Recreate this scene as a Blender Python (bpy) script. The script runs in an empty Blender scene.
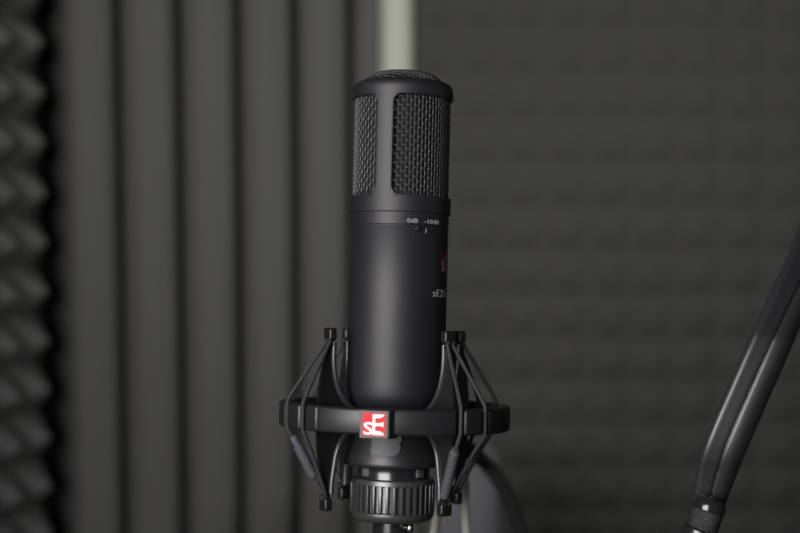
import bpy, bmesh, math, random
from mathutils import Vector, Matrix, noise
random.seed(4)
PI = math.pi
R = math.radians
SC = bpy.context.scene
COL = SC.collection

# ------------------------------------------------------------------ camera
F = 1450.0                      # focal length in pixels of an 800 px wide frame
D0 = 0.754                      # distance of the microphone axis
S = D0 / F                      # metres per pixel at the microphone
PITCH = R(4.7)
CAM = Vector((0, 0, 1.42))
AX = Vector((1, 0, 0)); AF = Vector((0, math.cos(PITCH), -math.sin(PITCH))); AU = Vector((0, math.sin(PITCH), math.cos(PITCH)))
cd = bpy.data.cameras.new('camera'); cam = bpy.data.objects.new('camera', cd); COL.objects.link(cam)
cam.location = CAM
cam.rotation_euler = (PI / 2 - PITCH, 0, 0)
cd.sensor_width = 36; cd.lens = F * 36 / 800; cd.clip_start = 0.02
cd.dof.use_dof = True; cd.dof.focus_distance = D0 - 0.03; cd.dof.aperture_fstop = 4.9
SC.camera = cam

def at(px, py, d):
    """world point seen at a pixel of the 800x533 frame, at depth d"""
    return CAM + AF * d + AX * ((px - 400) / F * d) + AU * ((266.5 - py) / F * d)

# ------------------------------------------------------------------ light
w = bpy.data.worlds.new('world'); SC.world = w; w.use_nodes = True
w.node_tree.nodes['Background'].inputs[0].default_value = (0.93, 0.97, 1.0, 1)
w.node_tree.nodes['Background'].inputs[1].default_value = 0.022

def area(name, loc, target, sx, sy, power, col):
    l = bpy.data.lights.new(name, 'AREA'); l.shape = 'RECTANGLE'; l.size = sx; l.size_y = sy
    l.energy = power; l.color = col
    o = bpy.data.objects.new(name, l); COL.objects.link(o); o.location = loc
    o.rotation_euler = (Vector(target) - Vector(loc)).to_track_quat('-Z', 'Y').to_euler()
    return o
MIC = at(398, 250, D0)
area('key_light', MIC + Vector((-0.80, -1.42, 0.32)), MIC, 1.05, 0.9, 44, (1.0, 0.97, 0.97))
area('wall_light', Vector((0.85, 0.80, 1.58)), Vector((-0.05, 1.64, 1.42)), 0.4, 0.3, 1.7, (1.0, 0.99, 0.95)).data.spread = R(80)  # unseen lamp added out of frame to brighten the foam walls
area('added_wall_fill_b', Vector((-0.50, 0.55, 1.9)), Vector((0.15, 1.64, 1.40)), 0.3, 0.3, 0.95, (1.0, 0.99, 0.95)).data.spread = R(62)  # second added fill for the foam, upper left, no visible source
SC.view_settings.view_transform = 'Standard'; SC.view_settings.look = 'None'
SC.view_settings.gamma = 1; SC.view_settings.exposure = 0.0; SC.view_settings.use_curve_mapping = False

# ------------------------------------------------------------------ helpers
def tag(o, label=None, cat=None, group=None, kind=None):
    if label: o['label'] = label
    if cat: o['category'] = cat
    if group: o['group'] = group
    if kind: o['kind'] = kind
    return o

def empty(name, mat=None, label=None, cat=None, group=None):
    o = bpy.data.objects.new(name, None); COL.objects.link(o); o.empty_display_size = 0.02
    if mat is not None: o.matrix_world = mat
    return tag(o, label, cat, group)

def obj(name, bm, mat, parent=None, smooth=40, label=None):
    bmesh.ops.recalc_face_normals(bm, faces=bm.faces[:])
    me = bpy.data.meshes.new(name); bm.to_mesh(me); bm.free()
    me.materials.append(mat)
    if smooth:
        for p in me.polygons: p.use_smooth = True
        me.set_sharp_from_angle(angle=R(smooth))
    o = bpy.data.objects.new(name, me); COL.objects.link(o)
    if parent: o.parent = parent
    if label: o['label'] = label
    return o

def bake(o, ang):
    dg = bpy.context.evaluated_depsgraph_get()
    me = bpy.data.meshes.new_from_object(o.evaluated_get(dg))
    o.modifiers.clear(); o.data = me
    for p in me.polygons: p.use_smooth = True
    me.set_sharp_from_angle(angle=R(ang))

def mat(name, col, rough=0.5, spec=0.5, metal=0.0, bump=0.0, scale=200, var=0.0, coat=0.0):
    m = bpy.data.materials.new(name); m.use_nodes = True
    nt = m.node_tree; b = nt.nodes['Principled BSDF']
    b.inputs['Base Color'].default_value = (*col, 1); b.inputs['Roughness'].default_value = rough
    b.inputs['Specular IOR Level'].default_value = spec; b.inputs['Metallic'].default_value = metal
    b.inputs['Coat Weight'].default_value = coat
    tc = nt.nodes.new('ShaderNodeTexCoord')
    n = nt.nodes.new('ShaderNodeTexNoise'); n.inputs['Scale'].default_value = scale; n.inputs['Detail'].default_value = 4
    nt.links.new(tc.outputs['Object'], n.inputs['Vector'])
    if bump:
        bp = nt.nodes.new('ShaderNodeBump'); bp.inputs['Strength'].default_value = bump; bp.inputs['Distance'].default_value = 0.001
        nt.links.new(n.outputs['Fac'], bp.inputs['Height']); nt.links.new(bp.outputs['Normal'], b.inputs['Normal'])
    if var:
        mr = nt.nodes.new('ShaderNodeMapRange'); mr.inputs['To Min'].default_value = 1 - var; mr.inputs['To Max'].default_value = 1 + var
        nt.links.new(n.outputs['Fac'], mr.inputs['Value'])
        mx = nt.nodes.new('ShaderNodeMix'); mx.data_type = 'RGBA'; mx.blend_type = 'MULTIPLY'; mx.inputs['Factor'].default_value = 1
        mx.inputs[6].default_value = (*col, 1); nt.links.new(mr.outputs['Result'], mx.inputs[7]); nt.links.new(mx.outputs[2], b.inputs['Base Color'])
    return m

M_BODY = mat('satin_black_paint', (0.010, 0.0095, 0.012), 0.52, 0.5, bump=0.05, scale=3000)
M_WIRE = mat('grille_wire', (0.055, 0.055, 0.057), 0.42, 0.6)
M_DARK = mat('dark_inside', (0.006, 0.006, 0.006), 0.8, 0.2)
M_PLAS = mat('black_plastic', (0.012, 0.012, 0.0135), 0.43, 0.5, bump=0.05, scale=2500)
M_ARM = mat('black_arm_plastic', (0.009, 0.009, 0.010), 0.36, 0.4)
M_EDGE = mat('black_edge_highlight', (0.03, 0.03, 0.033), 0.3, 0.6)  # arm black made lighter, painting the highlight along the flanges into the colour
M_GLOSS = mat('gloss_black', (0.012, 0.012, 0.014), 0.2, 0.6)
M_CORD = mat('elastic_cord', (0.032, 0.032, 0.034), 0.7, 0.3, bump=0.4, scale=1800)
M_SLEEVE = mat('grey_sleeve', (0.062, 0.060, 0.07), 0.6, 0.4, bump=0.6, scale=900)
M_NUT = mat('ribbed_black_metal', (0.085, 0.085, 0.088), 0.33, 0.6, metal=0.6)
M_TAB = mat('grey_tab', (0.07, 0.07, 0.075), 0.5, 0.5)
M_RED = mat('red_enamel', (0.66, 0.02, 0.032), 0.55, 0.25)
M_WHITE = mat('white_print', (0.9, 0.88, 0.88), 0.4, 0.5)
M_PRINT = mat('grey_print', (0.32, 0.32, 0.32), 0.5, 0.4)
M_REDP = mat('red_print', (0.16, 0.015, 0.02), 0.5, 0.4)
M_STEEL = mat('bright_steel', (0.6, 0.58, 0.52), 0.25, 0.5, metal=1)
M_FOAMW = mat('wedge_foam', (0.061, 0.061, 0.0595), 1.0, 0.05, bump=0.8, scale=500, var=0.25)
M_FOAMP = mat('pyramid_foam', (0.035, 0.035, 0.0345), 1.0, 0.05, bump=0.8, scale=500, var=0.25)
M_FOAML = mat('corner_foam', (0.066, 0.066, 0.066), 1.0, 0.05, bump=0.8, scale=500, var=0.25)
M_PALE = mat('pale_paint', (0.25, 0.258, 0.222), 0.6, 0.3, var=0.05, scale=20)
M_WCAB = mat('pale_cable', (0.48, 0.48, 0.41), 0.5, 0.4)
M_BCAB = mat('black_cable', (0.014, 0.014, 0.014), 0.9, 0.1)
M_WALL = mat('dark_wall_paint', (0.04, 0.04, 0.038), 0.9, 0.2, var=0.1, scale=6)
M_FLOOR = mat('dark_carpet', (0.03, 0.03, 0.03), 1.0, 0.1, bump=0.7, scale=300, var=0.3)
M_CHAIR = mat('grey_upholstery', (0.13, 0.13, 0.145), 0.9, 0.2, bump=0.4, scale=600, var=0.1)
M_STAND = mat('black_stand_metal', (0.02, 0.02, 0.022), 0.25, 0.6, metal=0.3)

def lathe(bm, prof, seg=128, xf=None, closed=False):
    """revolve (r,z) in pixel units about z"""
    rings = []
    for r, z in prof:
        if r < 1e-6:
            rings.append([bm.verts.new((0, 0, z * S))])
        else:
            rings.append([bm.verts.new((r * S * math.sin(2 * PI * i / seg), -r * S * math.cos(2 * PI * i / seg), z * S)) for i in range(seg)])
    vs = [v for r_ in rings for v in r_]
    pairs = list(zip(rings[:-1], rings[1:]))
    if closed: pairs.append((rings[-1], rings[0]))
    for a, b in pairs:
        for i in range(seg):
            j = (i + 1) % seg
            if len(a) == 1 and len(b) == 1: continue
            if len(a) == 1: bm.faces.new((a[0], b[i], b[j]))
            elif len(b) == 1: bm.faces.new((a[i], a[j], b[0]))
            else: bm.faces.new((a[i], a[j], b[j], b[i]))
    if xf is not None: bmesh.ops.transform(bm, matrix=xf, verts=vs)
    return vs

def smooth_path(pts, n=8):
    out = []
    P = [Vector(p) for p in pts]
    P = [P[0] * 2 - P[1]] + P + [P[-1] * 2 - P[-2]]
    for i in range(1, len(P) - 2):
        a, b, c, d = P[i - 1:i + 3]
        for k in range(n):
            t = k / n
            out.append(0.5 * ((2 * b) + (c - a) * t + (2 * a - 5 * b + 4 * c - d) * t * t + (3 * b - a - 3 * c + d) * t ** 3))
    out.append(P[-2])
    return out

def sweep(bm, path, section, side=None, scales=None):
    """sweep closed 2-D section (u along side, v along normal) over a path"""
    n = len(path); rings = []
    prev = side.copy() if side is not None else None
    for i, p in enumerate(path):
        t = (path[min(i + 1, n - 1)] - path[max(i - 1, 0)]).normalized()
        if prev is None:
            prev = t.orthogonal().normalized()
        u = (prev - t * prev.dot(t)).normalized(); prev = u if side is None else side
        v = t.cross(u)
        k = scales[i] if scales else 1.0
        rings.append([bm.verts.new(p + (u * a + v * b) * k) for a, b in section])
    m = len(section)
    for a, b in zip(rings[:-1], rings[1:]):
        for i in range(m):
            j = (i + 1) % m
            bm.faces.new((a[i], a[j], b[j], b[i]))
    bm.faces.new(rings[0][::-1]); bm.faces.new(rings[-1])

def circ(r, n=12):
    return [(r * math.cos(2 * PI * i / n), r * math.sin(2 * PI * i / n)) for i in range(n)]

def tube(bm, pts, r, n=12, sm=0, scales=None):
    path = smooth_path(pts, sm) if sm else [Vector(p) for p in pts]
    sweep(bm, path, circ(r, n), scales=scales)

def box(bm, c, sx, sy, sz, xf=None, bev=0.0, seg=2):
    r = bmesh.ops.create_cube(bm, size=1)
    vs = r['verts']
    bmesh.ops.scale(bm, vec=(sx, sy, sz), verts=vs)
    if bev:
        es = list({e for v in vs for e in v.link_edges})
        rr = bmesh.ops.bevel(bm, geom=es, offset=bev, segments=seg, affect='EDGES', profile=0.6)
        vs = list({v for f in rr['faces'] for v in f.verts} | {v for v in vs if v.is_valid})
    bmesh.ops.translate(bm, vec=c, verts=vs)
    if xf is not None: bmesh.ops.transform(bm, matrix=xf, verts=vs)
    return vs

def pol(r, ang, z):
    """point at pixel radius r, angle from the camera side (positive right), height z"""
    a = R(ang)
    return Vector((r * math.sin(a) * S, -r * math.cos(a) * S, z * S))

def text_bm(s, size, depth):
    cu = bpy.data.curves.new('t', 'FONT'); cu.body = s; cu.size = size; cu.extrude = depth
    cu.resolution_u = 3
    o = bpy.data.objects.new('t', cu); COL.objects.link(o)
    dg = bpy.context.evaluated_depsgraph_get()
    me = bpy.data.meshes.new_from_object(o.evaluated_get(dg))
    bm = bmesh.new(); bm.from_mesh(me)
    bpy.data.objects.remove(o); bpy.data.meshes.remove(me); bpy.data.curves.remove(cu)
    return bm

def fit(bm, x0, x1, y0, y1):
    xs = [v.co.x for v in bm.verts]; ys = [v.co.y for v in bm.verts]
    a, b, c, d = min(xs), max(xs), min(ys), max(ys)
    for v in bm.verts:
        v.co.x = x0 + (v.co.x - a) / (b - a) * (x1 - x0)
        v.co.y = y0 + (v.co.y - c) / (d - c) * (y1 - y0)

def wrap(bm, r):
    """x = arc degrees, y = z pixels, z = lift pixels  ->  on a cylinder"""
    for v in bm.verts: v.co = pol(r + v.co.z, v.co.x, v.co.y)

# ------------------------------------------------------------------ the room
ALPHA = R(23)
def ground(v): return Vector((v.x, v.y, 0))
K2 = Vector((-0.0045, 1.64, 0))
dW = Vector((-math.cos(ALPHA), -math.sin(ALPHA), 0))       # wedge wall, from the corner towards the left
K1 = K2 + dW * 0.386
PHI = R(70)
dL = Vector((-math.cos(PHI), -math.sin(PHI), 0))
E1 = K1 + dL * 1.6
E2 = K2 + Vector((1.9, 0, 0))
H = 2.6
def wall(name, a, b, th=0.08):
    bm = bmesh.new()
    d = (b - a).normalized(); nrm = Vector((-d.y, d.x, 0))
    if nrm.dot(Vector((0, 0.5, 0)) - a) > 0: nrm = -nrm
    q = [a, b, b + nrm * th, a + nrm * th]
    lo = [bm.verts.new(p) for p in q]; hi = [bm.verts.new(p + Vector((0, 0, H))) for p in q]
    bm.faces.new(lo); bm.faces.new(hi)
    for i in range(4): bm.faces.new((lo[i], lo[(i + 1) % 4], hi[(i + 1) % 4], hi[i]))
    return tag(obj(name, bm, M_WALL, smooth=0), kind='structure')
B = 0.055   # foam thickness behind the foam crests
def back(a, b):
    d = (b - a).normalized(); n = Vector((-d.y, d.x, 0))
    return n if n.dot(a - Vector((0, 0.5, 0))) > 0 else -n
nW = back(K2, K1); nL = back(K1, E1); nR = Vector((0, 1, 0))
wall('wall_back', K2 + nR * B + Vector((-0.0, 0, 0)), E2 + nR * B)
wall('wall_corner', K2 + nW * B + dW * -0.02, K1 + nW * B + dW * 0.03)
wall('wall_left', K1 + nL * (B - 0.018), E1 + nL * (B - 0.018))
bm = bmesh.new(); box(bm, (0.3, 0.7, -0.02), 4.6, 3.4, 0.04); tag(obj('floor', bm, M_FLOOR, smooth=0), kind='structure')
bm = bmesh.new(); box(bm, (0.3, 1.3, H + 0.02), 3.6, 2.2, 0.04); tag(obj('ceiling', bm, M_WALL, smooth=0), kind='structure')

def foam(name, a, d, n, length, z0, z1, hfun, depth, m, label, du, dz, u0=0.0):
    """height-field foam panel: a = start (crest plane), d = along wall, n = away from room"""
    bm = bmesh.new()
    nu = int(round(length / du)); nz = int(round((z1 - z0) / dz))
    g = []
    for i in range(nu + 1):
        u = i * length / nu; row = []
        for k in range(nz + 1):
            z = z0 + (z1 - z0) * k / nz
            row.append(bm.verts.new(a + d * u + n * (depth * (1 - hfun(u + u0, z))) + Vector((0, 0, z))))
        g.append(row)
    for i in range(nu):
        for k in range(nz): bm.faces.new((g[i][k], g[i + 1][k], g[i + 1][k + 1], g[i][k + 1]))
    # back slab
    loop = [g[i][0] for i in range(nu + 1)] + [g[nu][k] for k in range(1, nz + 1)] + [g[i][nz] for i in range(nu - 1, -1, -1)] + [g[0][k] for k in range(nz - 1, 0, -1)]
    bk = []
    for v in loop:
        rel = (v.co - a); dd = rel.dot(n)
        bk.append(bm.verts.new(v.co + n * (B - 0.001 - dd)))
    for i in range(len(loop)):
        j = (i + 1) % len(loop); bm.faces.new((loop[i], loop[j], bk[j], bk[i]))
    bm.faces.new(bk)
    return tag(obj(name, bm, m, smooth=60), label, 'acoustic foam')

PW = 0.065; W0 = 0.046
def wedge_h(u, z):
    t = ((u - W0) / PW) % 1.0; t = min(t, 1 - t) * 2            # 0 in the groove, 1 on the crest
    return min(1.0, 1 - (1 - t) ** 4.0)
def pyr_h(P, k=1.0):
    def f(u, z):
        a = abs(((u / P) % 1.0) - .5) * 2; b = abs(((z / P) % 1.0) - .5) * 2
        m = max(a, b) * 0.75 + 0.25 * math.sqrt((a * a + b * b) / 2)
        return (1 - m) ** 0.9 if m < 1 else 0.0
    return f
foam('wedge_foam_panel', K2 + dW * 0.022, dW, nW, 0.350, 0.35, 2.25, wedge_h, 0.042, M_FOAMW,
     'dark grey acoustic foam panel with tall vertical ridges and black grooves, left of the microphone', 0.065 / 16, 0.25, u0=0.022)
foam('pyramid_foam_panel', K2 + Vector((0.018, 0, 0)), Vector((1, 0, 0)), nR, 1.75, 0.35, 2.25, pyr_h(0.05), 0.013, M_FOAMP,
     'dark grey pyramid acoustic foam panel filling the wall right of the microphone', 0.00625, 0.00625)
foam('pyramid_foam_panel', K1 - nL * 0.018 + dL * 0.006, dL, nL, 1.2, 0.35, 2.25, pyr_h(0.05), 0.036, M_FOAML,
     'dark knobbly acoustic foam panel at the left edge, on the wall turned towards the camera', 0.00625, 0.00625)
# pale pipe in the joint of the two walls
bm = bmesh.new(); q = K2 + Vector((0.0, 0.006, 0))
tube(bm, [q + Vector((0, 0, 0)), q + Vector((0, 0, H))], 0.0195, 32)
tag(obj('corner_pipe', bm, M_PALE), 'pale grey-green vertical pipe between the ridged foam and the pyramid foam', 'pipe')

# ------------------------------------------------------------------ microphone frame
O = at(396.9, 330, D0)
ta, tb = R(-2.2), R(1.5)
zc = Vector((math.sin(tb), -math.sin(ta), math.cos(tb))).normalized()
xc = Vector((math.cos(tb), 0, -math.sin(tb))); yc = zc.cross(xc).normalized(); xc = yc.cross(zc).normalized()
def c2w(v): return AX * v.x + AF * v.y + AU * v.z
X, Y, Z = c2w(xc), c2w(yc), c2w(zc)
MF = Matrix(((X.x, Y.x, Z.x, O.x), (X.y, Y.y, Z.y, O.y), (X.z, Y.z, Z.z, O.z), (0, 0, 0, 1)))

mic = empty('microphone', MF, 'black side-address studio microphone with woven grille and switch, standing in the shock mount', 'microphone')
# body
bm = bmesh.new()
lathe(bm, [(0, 128), (46, 128), (48.2, 117), (49.1, 116), (49.2, 103.4), (48.5, 102.6), (48.5, 101.6), (49.0, 100.8), (49.0, 20), (48.8, -54), (47.8, -64), (45.5, -72), (40, -78), (0, -79)], 160)
obj('body', bm, M_BODY, mic)
# head frame : collar, two struts, cap
RO = 50.7
bm = bmesh.new()
rc = 8.5
ths = []
WH = 80.2                                     # half width of a window in degrees
rdeg = rc / RO * 180 / PI
def wins(a):
    for c in (70, -110):
        d = (a - c + 180) % 360 - 180
        if abs(d) <= WH + 1e-4: return abs(d)
    return None
samples = []
for c in (70, -110):
    for k in range(0, 9): samples += [c - WH + rdeg * (1 - math.cos(k / 8 * PI / 2)), c + WH - rdeg * (1 - math.cos(k / 8 * PI / 2))]
    for k in range(1, 50): samples.append(c - WH + rdeg + (2 * WH - 2 * rdeg) * k / 50)
    for k in range(1, 8): samples.append(c + WH + (180 - 2 * WH) * k / 8)
samples = sorted(set(round(((s + 180) % 360) - 180, 5) for s in samples))
def zcut(a):
    d = wins(a)
    if d is None: e = 0.0
    else: e = min(1.0, max(0.0, (WH - d) / rdeg))
    h = rc * (1 - math.sqrt(max(0.0, 1 - (1 - e) ** 2)))
    return 132 + h, 230.5 - h
cols = []
arc = [(RO - 9 * (1 - math.cos(t)), 238 + 9.6 * math.sin(t)) for t in [PI / 2 * k / 8 for k in range(9)]]
for a in samples:
    zb, zt = zcut(a)
    pr = [(RO - 3, 115), (RO - .4, 115.2), (RO, 116), (RO, 120), (RO, 124), (RO, 128), (RO, zb), (RO, zt), (RO, 235)] + arc + [(40.8, 247.0), (40.5, 244)]
    cols.append([bm.verts.new(pol(r, a, z)) for r, z in pr])
n = len(samples)
for i in range(n):
    j = (i + 1) % n
    mid = samples[i] + (((samples[j] - samples[i]) + 360) % 360) / 2
    for k in range(len(cols[0]) - 1):
        if k == 6 and wins(mid) is not None: continue
        bm.faces.new((cols[i][k], cols[j][k], cols[j][k + 1], cols[i][k + 1]))
fr = obj('head_frame', bm, M_BODY, mic, smooth=50)
so = fr.modifiers.new('solid', 'SOLIDIFY'); so.thickness = 2.6 * S; so.offset = -1
be = fr.modifiers.new('bev', 'BEVEL'); be.width = 0.5 * S; be.segments = 2; be.limit_method = 'ANGLE'; be.angle_limit = R(60)
bake(fr, 25)
# side grille : staggered slots
def brick(rad, ncol, hz, z0, z1):
    bm = bmesh.new(); V = {}
    def vv(c, q):
        c %= ncol
        if (c, q) not in V: V[(c, q)] = bm.verts.new(pol(rad + (0.35 if (c + q) % 2 else -0.35), c * 360 / ncol, z0 + q * hz / 2))
        return V[(c, q)]
    nq = int((z1 - z0) / hz * 2)
    for c in range(ncol):
        off = c % 2
        for q in range(off, nq - 1, 2):
            # slot between column c and c+1 spanning q..q+2
            f = [vv(c, q), vv(c + 1, q), vv(c + 1, q + 1), vv(c + 1, q + 2), vv(c, q + 2), vv(c, q + 1)]
            bm.faces.new(f)
    return bm
g = obj('side_grille', brick(47.3, 74, 8.7, 128, 238), M_WIRE, mic)
wf = g.modifiers.new('wire', 'WIREFRAME'); wf.thickness = 1.5 * S; wf.use_even_offset = False; wf.use_replace = True
# fine inner mesh and capsule
bm = bmesh.new(); lathe(bm, [(43.5, 128), (43.5, 236), (0, 240)], 96)
obj('inner_screen', bm, mat('inner_gauze', (0.012, 0.012, 0.011), 0.7, 0.3, bump=0.5, scale=1500), mic)
# top grille
bm = bmesh.new()
P = 3.9; N = 11
V = {}
def dome(x, y):
    r = min(1.0, math.hypot(x, y) / 41)
    return 246.5 + 12 * (1 - r ** 4.5)
for i in range(-N, N + 1):
    for j in range(-2 * N, 2 * N + 1):
        x = i * P; y = j * P * 1.0 + (P / 2 if i % 2 else 0)
        if math.hypot(x, y) < 42.5: V[(i, j)] = bm.verts.new((x * S, y * S, dome(x, y) * S))
for (i, j) in list(V):
    if i % 2 == 0: q = [(i, j), (i + 1, j), (i, j + 1), (i + 1, j - 1), (i - 1, j), (i - 1, j - 1)]; lst = [((i, j), (i + 1, j), (i, j + 1), (i - 1, j))]
    else: lst = [((i, j), (i + 1, j + 1), (i, j + 1), (i - 1, j + 1))]
    for l in lst:
        if all(k in V for k in l): bm.faces.new([V[k] for k in l])
g = obj('top_grille', bm, M_WIRE, mic)
wf = g.modifiers.new('wire', 'WIREFRAME'); wf.thickness = 1.5 * S; wf.use_even_offset = False; wf.use_replace = True
bm = bmesh.new(); lathe(bm, [(0, 254.5), (22, 253.6), (33, 250), (38.3, 244), (38.3, 238)], 64)
obj('top_screen', bm, M_DARK, mic)
# switch
bm = bmesh.new(); a0 = 24.5
xf = Matrix.Translation(pol(48.7, a0, 98.2)) @ Matrix.Rotation(R(a0), 4, 'Z')
box(bm, (0, 0, 0), 11 * S, 1.2 * S, 5.0 * S, xf, 0.5 * S)
sw = obj('attenuation_switch', bm, M_DARK, mic)
bm = bmesh.new()
xf = Matrix.Translation(pol(49.3, 20.3, 99)) @ Matrix.Rotation(R(20.3), 4, 'Z')
box(bm, (0, 0, 0), 3.6 * S, 3.4 * S, 3.4 * S, xf, 1.0 * S)
obj('slider', bm, M_STEEL, sw, label='bright metal slider')
bm = bmesh.new(); xf = Matrix.Translation(pol(49.2, 31.5, 97.6)) @ Matrix.Rotation(R(31.5), 4, 'Z')
box(bm, (0, 0, 0), 0.9 * S, .8 * S, 4.2 * S, xf); obj('end_mark', bm, M_PRINT, sw)
for s, a, b, z0, z1 in (('0dB', 8.5, 21, 104.6, 108.8), ('-10dB', 29, 51.5, 104.6, 108.8)):
    t = text_bm(s, 1, 0.02); fit(t, a, b, z0, z1)
    zs = [v.co.z for v in t.verts]; mz = max(zs)
    for v in t.verts: v.co.z = 0.35 if v.co.z > 0 else 0
    wrap(t, 49.15); obj('lettering', t, M_PRINT, mic, smooth=0, label='small grey print ' + s)
t = text_bm('sE2200', 1, 0.02); fit(t, 44.5, 90, 33.5, 41)
for v in t.verts: v.co.z = 0.35 if v.co.z > 0 else 0
wrap(t, 48.95); obj('lettering', t, M_PRINT, mic, smooth=0, label='small grey model print')
# printed emblem: red square outline with letters
t = text_bm('sE', 1, 0.02); fit(t, 61, 79, 59, 75)
for v in t.verts: v.co.z = 0.35 if v.co.z > 0 else 0
wrap(t, 48.95); lg = obj('emblem', t, mat('dim_print', (0.16, 0.13, 0.13), 0.5), mic, smooth=0, label='dull letters of the emblem')
bm = bmesh.new()
for (a, b, z0, z1) in ((58.5, 81.5, 75.6, 76.8), (58.5, 81.5, 57, 58), (58.5, 59.8, 57, 76.8), (80.2, 81.5, 57, 76.8), (60.5, 67, 69, 75)):
    m_ = 6
    for k in range(m_):
        p, q = a + (b - a) * k / m_, a + (b - a) * (k + 1) / m_
        bm.faces.new([bm.verts.new(pol(49.2, x, z)) for x, z in ((p, z0), (q, z0), (q, z1), (p, z1))])
obj('emblem_border', bm, M_REDP, lg, smooth=0, label='dark red border')

# ------------------------------------------------------------------ shock mount
sm = empty('shock_mount', MF, 'black elastic-cord shock mount ring with red square badge, holding the microphone', 'shock mount')
ARMS = (-58, 41, 122, -139)
GROOVES = [a + s * 8 for a in ARMS for s in (-1, 1)]
# outer ring
bm = bmesh.new()
NS = 1080
def ring_out(a):
    d = min(abs((a - g_ + 180) % 360 - 180) for g_ in GROOVES)
    r = 115.0
    e = abs((a + 39.8 + 180) % 360 - 180)
    if e < 2.2: r = 112.0 + 3 * min(1, e / 2.2) ** 3
    if d < 3.6:
        x = d / 3.6
        r = 108.5 + 6.5 * (0 if x < .45 else math.sqrt(max(0, 1 - (1 - (x - .45) / .55) ** 2)))
    return r
zt, zb, ri = -72.3, -96.8, 103.5
prev = None; first = None
for i in range(NS):
    a = i * 360 / NS; ro = ring_out(a); c = 2.6
    sec = [(ro - c, zt), (ro - .8, zt - .8), (ro, zt - c), (ro, zb + c), (ro - .8, zb + .8), (ro - c, zb), (ri + 1.5, zb), (ri, zb + 1.5), (ri, zt - 1.5), (ri + 1.5, zt)]
    rg = [bm.verts.new(pol(r, a, z)) for r, z in sec]
    if prev:
        for k in range(10): bm.faces.new((prev[k], rg[k], rg[(k + 1) % 10], prev[(k + 1) % 10]))
    else: first = rg
    prev = rg
for k in range(10): bm.faces.new((prev[k], first[k], first[(k + 1) % 10], prev[(k + 1) % 10]))
obj('suspension_ring', bm, M_PLAS, sm, smooth=50)
# badge
AB = -8.8
xb = Matrix.Translation(pol(113, AB, 0)) @ Matrix.Rotation(R(AB), 4, 'Z')
bm = bmesh.new()
def prism(bm, front, backp, yf, yb, xf):
    a = [bm.verts.new(xf @ Vector((x * S, yf * S, z * S))) for x, z in front]
    b = [bm.verts.new(xf @ Vector((x * S, yb * S, z * S))) for x, z in backp]
    bm.faces.new(a); bm.faces.new(b[::-1])
    for i in range(len(a)): bm.faces.new((a[i], a[(i + 1) % len(a)], b[(i + 1) % len(a)], b[i]))
cz = -86.2
def sq(w1, w2, h): return [(-w1, cz - h), (w2, cz - h), (w2, cz + h), (-w1, cz + h)]
prism(bm, sq(13.2, 13.2, 12.8), sq(15.5, 21, 13.2), -8, 4, xb)
bmesh.ops.bevel(bm, geom=bm.edges[:], offset=0.8 * S, segments=2, affect='EDGES')
bd = obj('badge', bm, M_PLAS, sm)
bm = bmesh.new(); prism(bm, sq(12.7, 12.7, 12.3), sq(12.9, 12.9, 12.5), -8.5, -7.6, xb)
bz = obj('bezel', bm, M_TAB, bd)
bm = bmesh.new(); prism(bm, sq(10.7, 10.7, 10.5), sq(10.7, 10.7, 10.5), -8.9, -8.2, xb)
rf = obj('badge_face', bm, M_RED, bd, label='red enamel square with white letters')
bm = bmesh.new()
def poly(pts, y0=-9.4, y1=-8.7):
    f = [(-10.5 + 21 * x, cz - 10.3 + 20.6 * z) for x, z in pts]; prism(bm, f, f, y0, y1, xb)
poly([(.44, .04), (.56, .04), (.56, .95), (.44, .95)])
poly([(.55, .95), (.95, .95), (.95, .91), (.80, .80), (.55, .78)])
poly([(.55, .57), (.78, .56), (.93, .62), (.93, .50), (.93, .40), (.78, .45), (.55, .43)])
poly([(.55, .04), (.95, .04), (.95, .10), (.80, .20), (.55, .22)])
t = text_bm('s', 1, 0.02); fit(t, .05, .46, .04, .60)
for v in t.verts:
    v.co = xb @ Vector(((-10.5 + 21 * v.co.x) * S, (-9.4 if v.co.z > 0 else -8.7) * S, (cz - 10.3 + 20.6 * v.co.y) * S))
me = bpy.data.meshes.new('tmp'); t.to_mesh(me); t.free(); bm.from_mesh(me); bpy.data.meshes.remove(me)
obj('badge_lettering', bm, M_WHITE, bd, smooth=0, label='white letters sE')

# cradle cup
bm = bmesh.new()
lathe(bm, [(0, -79.5), (34, -80), (41, -84), (43.5, -92), (44.5, -103), (46, -112), (48.5, -122), (50.2, -129), (50.2, -132), (49.2, -133.5), (38, -134), (30, -134), (0, -134)], 128)
cup = obj('cradle_cup', bm, M_PLAS, sm)
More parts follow.
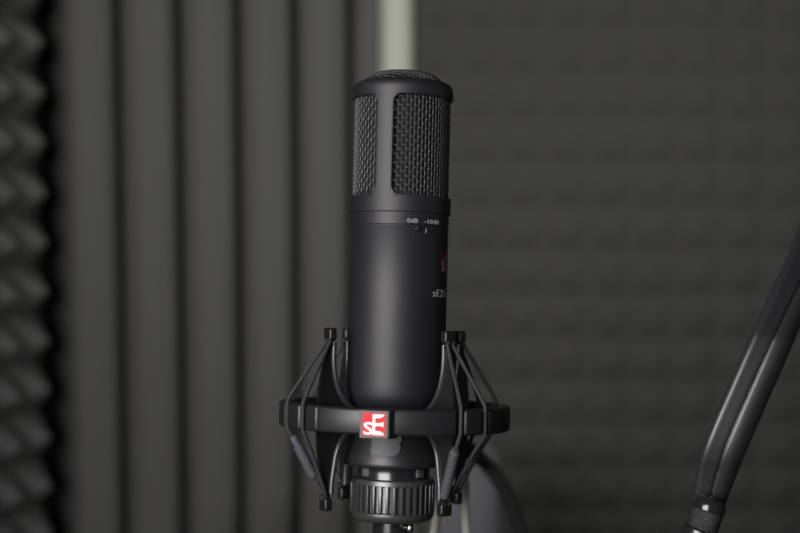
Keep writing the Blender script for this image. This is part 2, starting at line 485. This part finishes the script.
# tab plates on the cup
def cup_r(z):
    pts = [(-96, 43.5), (-103, 44.5), (-112, 46), (-122, 48.5), (-129, 50.2)]
    for (a, ra), (b, rb) in zip(pts[:-1], pts[1:]):
        if a >= z >= b: return ra + (rb - ra) * (a - z) / (a - b)
    return 44
def plate(name, a0, a1, z0, z1, rnd, lift, m):
    bm = bmesh.new(); na = 28; cols = []
    for i in range(na + 1):
        a = a0 + (a1 - a0) * i / na; x = (a1 - a) / 180 * PI * 47; x0 = (a - a0) / 180 * PI * 47
        e1 = rnd - math.sqrt(max(0, rnd ** 2 - max(0, rnd - x) ** 2)); e0 = 3.5 - math.sqrt(max(0, 3.5 ** 2 - max(0, 3.5 - x0) ** 2))
        lo = z0 + max(e1, e0); hi = z1 - (e1 if rnd > 4 else 0)
        c = []
        for k in range(5):
            z = lo + (hi - lo) * k / 4
            c.append((bm.verts.new(pol(cup_r(z) + lift, a, z)), bm.verts.new(pol(cup_r(z) - 1, a, z))))
        cols.append(c)
    for i in range(na):
        for k in range(4): bm.faces.new((cols[i][k][0], cols[i + 1][k][0], cols[i + 1][k + 1][0], cols[i][k + 1][0]))
        for k in (0, 4): bm.faces.new((cols[i][k][0], cols[i + 1][k][0], cols[i + 1][k][1], cols[i][k][1]))
    for i in (0, na):
        for k in range(4): bm.faces.new((cols[i][k][0], cols[i][k + 1][0], cols[i][k + 1][1], cols[i][k][1]))
    return obj(name, bm, m, cup, smooth=35)
plate('release_tab', -27, 8, -121, -104.5, 8, 1.6, M_TAB)
plate('release_tab', -8, 9, -108, -101, 2, 3.5, M_TAB)

# cradle arms
inner = [(73, -13), (73, -30), (71, -45), (67, -58), (61, -68), (54, -75), (44, -81.5), (40, -87), (44, -94), (56, -101), (63, -110), (67.5, -122), (69.5, -134), (71.5, -148), (72, -161)]
outer = [(79, -161), (83, -142), (87, -115), (88.5, -87), (87, -60), (83, -33), (79, -13)]
for ai, a in enumerate(ARMS):
    ca = Matrix.Rotation(R(a), 4, 'Z')
    def L(r, t, z): return ca @ Vector((t * S, -r * S, z * S))
    pin = [(p.x, p.y) for p in smooth_path([(r, z, 0) for r, z in inner], 5)]
    pout = [(p.x, p.y) for p in smooth_path([(r, z, 0) for r, z in outer], 5)]
    bm = bmesh.new()
    pts = pin + pout
    for s_ in (1,):
        A = [bm.verts.new(L(r, 2.6, z)) for r, z in pts]; Bv = [bm.verts.new(L(r, -2.6, z)) for r, z in pts]
        bm.faces.new(A); bm.faces.new(Bv[::-1])
        for i in range(len(A)): bm.faces.new((A[i], A[(i + 1) % len(A)], Bv[(i + 1) % len(A)], Bv[i]))
    arm = obj('cradle_arm', bm, M_ARM, sm, smooth=30)
    # flanges along inner edge (upper and lower runs)
    bm = bmesh.new()
    sec = [(5.4 * S * math.copysign(abs(math.cos(q)) ** .75, math.cos(q)), 3.0 * S * math.sin(q)) for q in [2 * PI * k / 20 for k in range(20)]]
    side = (ca @ Vector((1, 0, 0)))
    for run in (inner[:7], inner[8:]):
        pth = smooth_path([L(r, 0, z) for r, z in run], 6)
        sweep(bm, pth, sec, side=side)
    obj('edge_flange', bm, M_EDGE, arm, smooth=60)
    for zz, nm in ((-5.5, 1), (-170, -1)):
        bm = bmesh.new()
        box(bm, (0, 0, 0), 14 * S, 8.5 * S, 12.5 * S, ca @ Matrix.Translation((0, -76 * S, zz * S)), 3.0 * S, 4)
        box(bm, (0, 0, 0), 9 * S, 5 * S, 8 * S, ca @ Matrix.Translation((0, -76 * S, (zz - nm * 8) * S)), 1.0 * S, 2)
        box(bm, (0, 0, 0), 14 * S, 3.0 * S, 2.4 * S, ca @ Matrix.Translation((0, -78 * S, (zz - nm * 9.5) * S)), 0.8 * S, 2)
        obj('hook_head', bm, M_ARM, arm)
    for s in (-1, 1):
        bm = bmesh.new()
        ga = a + s * 8
        top = L(78, s * 3.4, -12.5); bot = L(76.5, s * 2.4, -163)
        mid = [L(80, s * 3, -9.5), top] + [top.lerp(pol(113.5, ga, -69), k / 4) for k in (1, 2, 3)] + [pol(112.8, ga, -68.6), pol(113.6, ga, -72.5), pol(113.7, ga, -85), pol(113.6, ga, -95), pol(111.5, ga, -99.5)] + [pol(109, ga, -101.5).lerp(bot, k / 4) for k in (1, 2, 3)] + [bot, L(80, s * 3, -166)]
        tube(bm, mid, 2.0 * S, 10)
        cord = obj('elastic_cord', bm, M_CORD, sm)
        if s == -1 and ai in (0, 1):
            p0 = pol(109, ga, -101.5); bm = bmesh.new()
            if ai == 0:
                q = [p0.lerp(bot, k) for k in (.05, .06, .2, .215, .66, .69)]
                tube(bm, q, 5.2 * S, 16, scales=[.7, .74, .76, 1, 1, .86])
                obj('cord_sleeve', bm, M_SLEEVE, cord, label='smooth grey sleeve')
            else:
                q = [p0.lerp(bot, .12 + .02 * k) for k in range(40)]
                tube(bm, q, 4.9 * S, 16, scales=[(.72 if k < 3 else 1) * (1 + 0.07 * math.sin(k * 2.1)) for k in range(40)])
                obj('cord_sleeve', bm, M_SLEEVE, cord, label='ribbed grey sleeve')
# neck, nut, post
bm = bmesh.new(); lathe(bm, [(0, -132), (37, -132), (36, -136), (36, -144), (38, -150), (0, -150)], 96)
nk = obj('neck', bm, M_GLOSS, sm)
bm = bmesh.new()
bm.free()
for a in (-45, 45, 135, 225):
    bm = bmesh.new(); box(bm, (0, 0, 0), 9 * S, 3 * S, 8 * S, Matrix.Translation(pol(37, a, -139.5)) @ Matrix.Rotation(R(a), 4, 'Z'), 0.8 * S)
    obj('lug', bm, M_TAB, nk)
bm = bmesh.new()
lathe(bm, [(0, -146), (37, -146), (40.5, -147.2), (41.2, -149.5), (41.2, -152), (38, -153), (38, -178), (41.3, -179), (41.5, -182), (40.3, -185.5), (37, -188), (30, -189), (0, -189)], 144)
for k in range(36):
    a = k * 10 + 3
    box(bm, (0, 0, 0), 2.9 * S, 4.4 * S, 28 * S, Matrix.Translation(pol(39.7, a, -165.5)) @ Matrix.Rotation(R(a), 4, 'Z'), 0.7 * S, 2)
obj('locking_nut', bm, M_NUT, sm, smooth=45, label='ribbed locking nut')
bm = bmesh.new(); lathe(bm, [(0, -186), (19, -186), (19, -240), (24, -242), (24, -262), (0, -262)], 64)
ps = obj('swivel_post', bm, M_GLOSS, sm)
bm = bmesh.new(); lathe(bm, [(0, 5), (2.2, 4.6), (3.6, 3), (4, 0), (3.6, -3), (2.2, -4.6), (0, -5)], 24, Matrix.Translation(pol(26, 44, -194)))
tube(bm, [pol(17, 44, -194), pol(25, 44, -194)], 2 * S)
obj('thumb_screw', bm, M_STEEL, ps, label='small bright metal screw')

# ------------------------------------------------------------------ microphone stand (below the frame)
p = MF @ Vector((0, 0, -262 * S))
st = empty('microphone_stand', Matrix.Translation((p.x, p.y, 0)), 'black round-base microphone stand under the shock mount', 'microphone stand')
bm = bmesh.new(); tube(bm, [Vector((0, 0, 0.02)), Vector((0, 0, p.z - 0.0))], 0.011, 24)
obj('pole', bm, M_STAND, st)
bm = bmesh.new(); k_ = 1 / S
lathe(bm, [(0, 0), (0.075 * k_, 0), (0.075 * k_, 0.012 * k_), (0.068 * k_, 0.018 * k_), (0.02 * k_, 0.028 * k_), (0.018 * k_, 0.06 * k_), (0, 0.06 * k_)], 64)
obj('base', bm, M_STAND, st)

# ------------------------------------------------------------------ curved arm at the right
DG = 0.70
SG = DG / F
pa = [at(x, y, d) for x, y, d in ((709, 508, DG + .012), (712, 490, DG + .008), (718, 468, DG + .004), (725, 447, DG), (746, 398, DG - .004), (768.5, 347, DG - .010), (781, 318, DG - .018), (808, 262, DG - .045), (840, 190, DG - .09), (885, 110, DG - .14))]
ga = empty('flexible_arm', Matrix.Translation(pa[0]), 'thick glossy black curved arm with a seam and knurled collar, at the right edge', 'microphone arm')
path = [q - pa[0] for q in smooth_path(pa, 8)]
# two-lobed section with a seam on the side facing the room
ctl = [(-23, -5.5), (-16, -8.8), (-8.5, -11.2), (-6.6, -9.4), (-5.6, -9.6), (-3.5, -12), (4, -14.5), (13, -12.5), (19.5, -8), (22.5, 0), (20, 8), (10, 13), (-5, 13), (-17, 9), (-23.5, 2)]
m_ = len(ctl); sec = []
for i in range(m_):
    q0, q1, q2, q3 = [Vector(ctl[(i + k) % m_]) for k in (-1, 0, 1, 2)]
    for k in range(4):
        t = k / 4
        q = 0.5 * ((2 * q1) + (q2 - q0) * t + (2 * q0 - 5 * q1 + 4 * q2 - q3) * t * t + (3 * q1 - q0 - 3 * q2 + q3) * t ** 3)
        sec.append((q.x * SG, q.y * SG))
bm = bmesh.new()
nn = len(path)
scl = [0.72 + 0.28 * math.sin(min(1, i / 26) * PI / 2) for i in range(nn)]
sweep(bm, path, sec, side=Vector((1, 0.25, 0)).normalized(), scales=scl)
obj('sleeve', bm, mat('glossy_black_sleeve', (0.018, 0.018, 0.020), 0.42, 1.0, bump=0.25, scale=60), ga, smooth=70)
axd = (at(696, 543, DG) - at(711, 500, DG)).normalized()
rot = Vector((0, 0, -1)).rotation_difference(axd).to_matrix().to_4x4()
base0 = at(710.5, 503, DG) - pa[0]
xf = Matrix.Translation(base0) @ rot
k = SG / S
bm = bmesh.new()
lathe(bm, [(r * k, z * k) for r, z in [(0, 7), (10, 7), (15, 3), (16.5, -2), (16.8, -7), (15.4, -8.5), (0, -8.5)]], 48, xf)
obj('collar', bm, mat('polished_black_metal', (0.02, 0.02, 0.02), 0.16, 0.7, metal=0.3), ga)
bm = bmesh.new()
lathe(bm, [(r * k, z * k) for r, z in [(0, -8), (15.6, -8), (16, -9.5), (16, -26), (15, -27.5), (0, -27.5)]], 96, xf)
kn = mat('knurled_black_metal', (0.02, 0.02, 0.02), 0.4, 0.5, bump=0.9, scale=1500)
obj('knurled_grip', bm, kn, ga)
bm = bmesh.new()
lathe(bm, [(r * k, z * k) for r, z in [(0, -27), (17.5, -27), (19.5, -29), (19.5, -40), (17, -44), (9, -46), (9, -75), (0, -75)]], 64, xf)
obj('collar', bm, mat('polished_black_metal_b', (0.02, 0.02, 0.02), 0.2, 0.7, metal=0.3), ga)
endp = pa[0] + (xf @ Vector((0, 0, -75 * k * S)))
sg = empty('microphone_stand', Matrix.Translation((endp.x, endp.y, 0)), 'black round-base stand below the curved arm at the right edge', 'microphone stand')
bm = bmesh.new(); tube(bm, [Vector((0, 0, 0.02)), Vector((0, 0, endp.z))], 0.009, 24); obj('pole', bm, M_STAND, sg)
bm = bmesh.new(); lathe(bm, [(0, 0), (0.075 * k_, 0), (0.075 * k_, 0.012 * k_), (0.068 * k_, 0.018 * k_), (0.02 * k_, 0.028 * k_), (0.018 * k_, 0.06 * k_), (0, 0.06 * k_)], 64); obj('base', bm, M_STAND, sg)

# ------------------------------------------------------------------ cables and chair
def cable(name, pts, r, m, label):
    path = smooth_path([at(*q) for q in pts], 8)
    last = path[-1]; path += [Vector((last.x, last.y, z)) + Vector((0.02 * math.sin(z * 6), 0.02, 0)) for z in (last.z - .25, last.z - .5, 0.15, 0.03)] if last.z > 0.8 else []
    bm = bmesh.new(); sweep(bm, path, circ(r, 14)); return tag(obj(name, bm, m), label, 'cable')
dC = D0 + 0.055
cable('pale_cable', [(427, 570, dC), (434, 535, dC), (439, 505, dC), (446, 482, dC), (453, 468, dC), (459, 464, dC), (463, 470, dC), (465, 490, dC), (465, 515, dC), (467, 545, dC), (470, 590, dC)], 0.0026, M_WCAB,
      'thin pale cable looped up behind the lower right of the shock mount')
dB = 1.04
cable('black_cable', [(456, 452, D0 + .07), (466, 449, .88), (483, 461, dB), (498, 479, dB), (509, 500, dB), (518, 524, dB), (526, 560, dB), (532, 610, dB)], 0.0055, M_BCAB,
      'black cable arching down behind the shock mount in front of grey chair')
# chair
cp = at(466, 486, 1.3)
ch = empty('chair', Matrix.Translation((cp.x, cp.y, 0)) @ Matrix.Rotation(R(86), 4, 'Z'), 'grey padded chair with narrow upright back, seen edge-on behind the shock mount', 'chair')
zt_ = cp.z
bm = bmesh.new(); box(bm, (0, 0, zt_ - 0.23), 0.40, 0.055, 0.46, None, 0.022, 4); obj('backrest', bm, M_CHAIR, ch)
bm = bmesh.new(); box(bm, (0, -0.24, 0.45), 0.42, 0.42, 0.07, None, 0.025, 4); obj('seat', bm, M_CHAIR, ch)
bm = bmesh.new(); box(bm, (0, 0.01, 0.60), 0.05, 0.02, 0.45, None, 0.005); box(bm, (0, -0.1, 0.405), 0.05, 0.24, 0.02, None, 0.005); obj('back_bracket', bm, M_STAND, ch)
for sx in (-1, 1):
    for sy in (-1, 1):
        bm = bmesh.new(); tube(bm, [Vector((sx * .17, -.24 + sy * .17, 0.42)), Vector((sx * .20, -.24 + sy * .20, 0.0))], 0.011, 12); obj('leg', bm, M_STAND, ch)
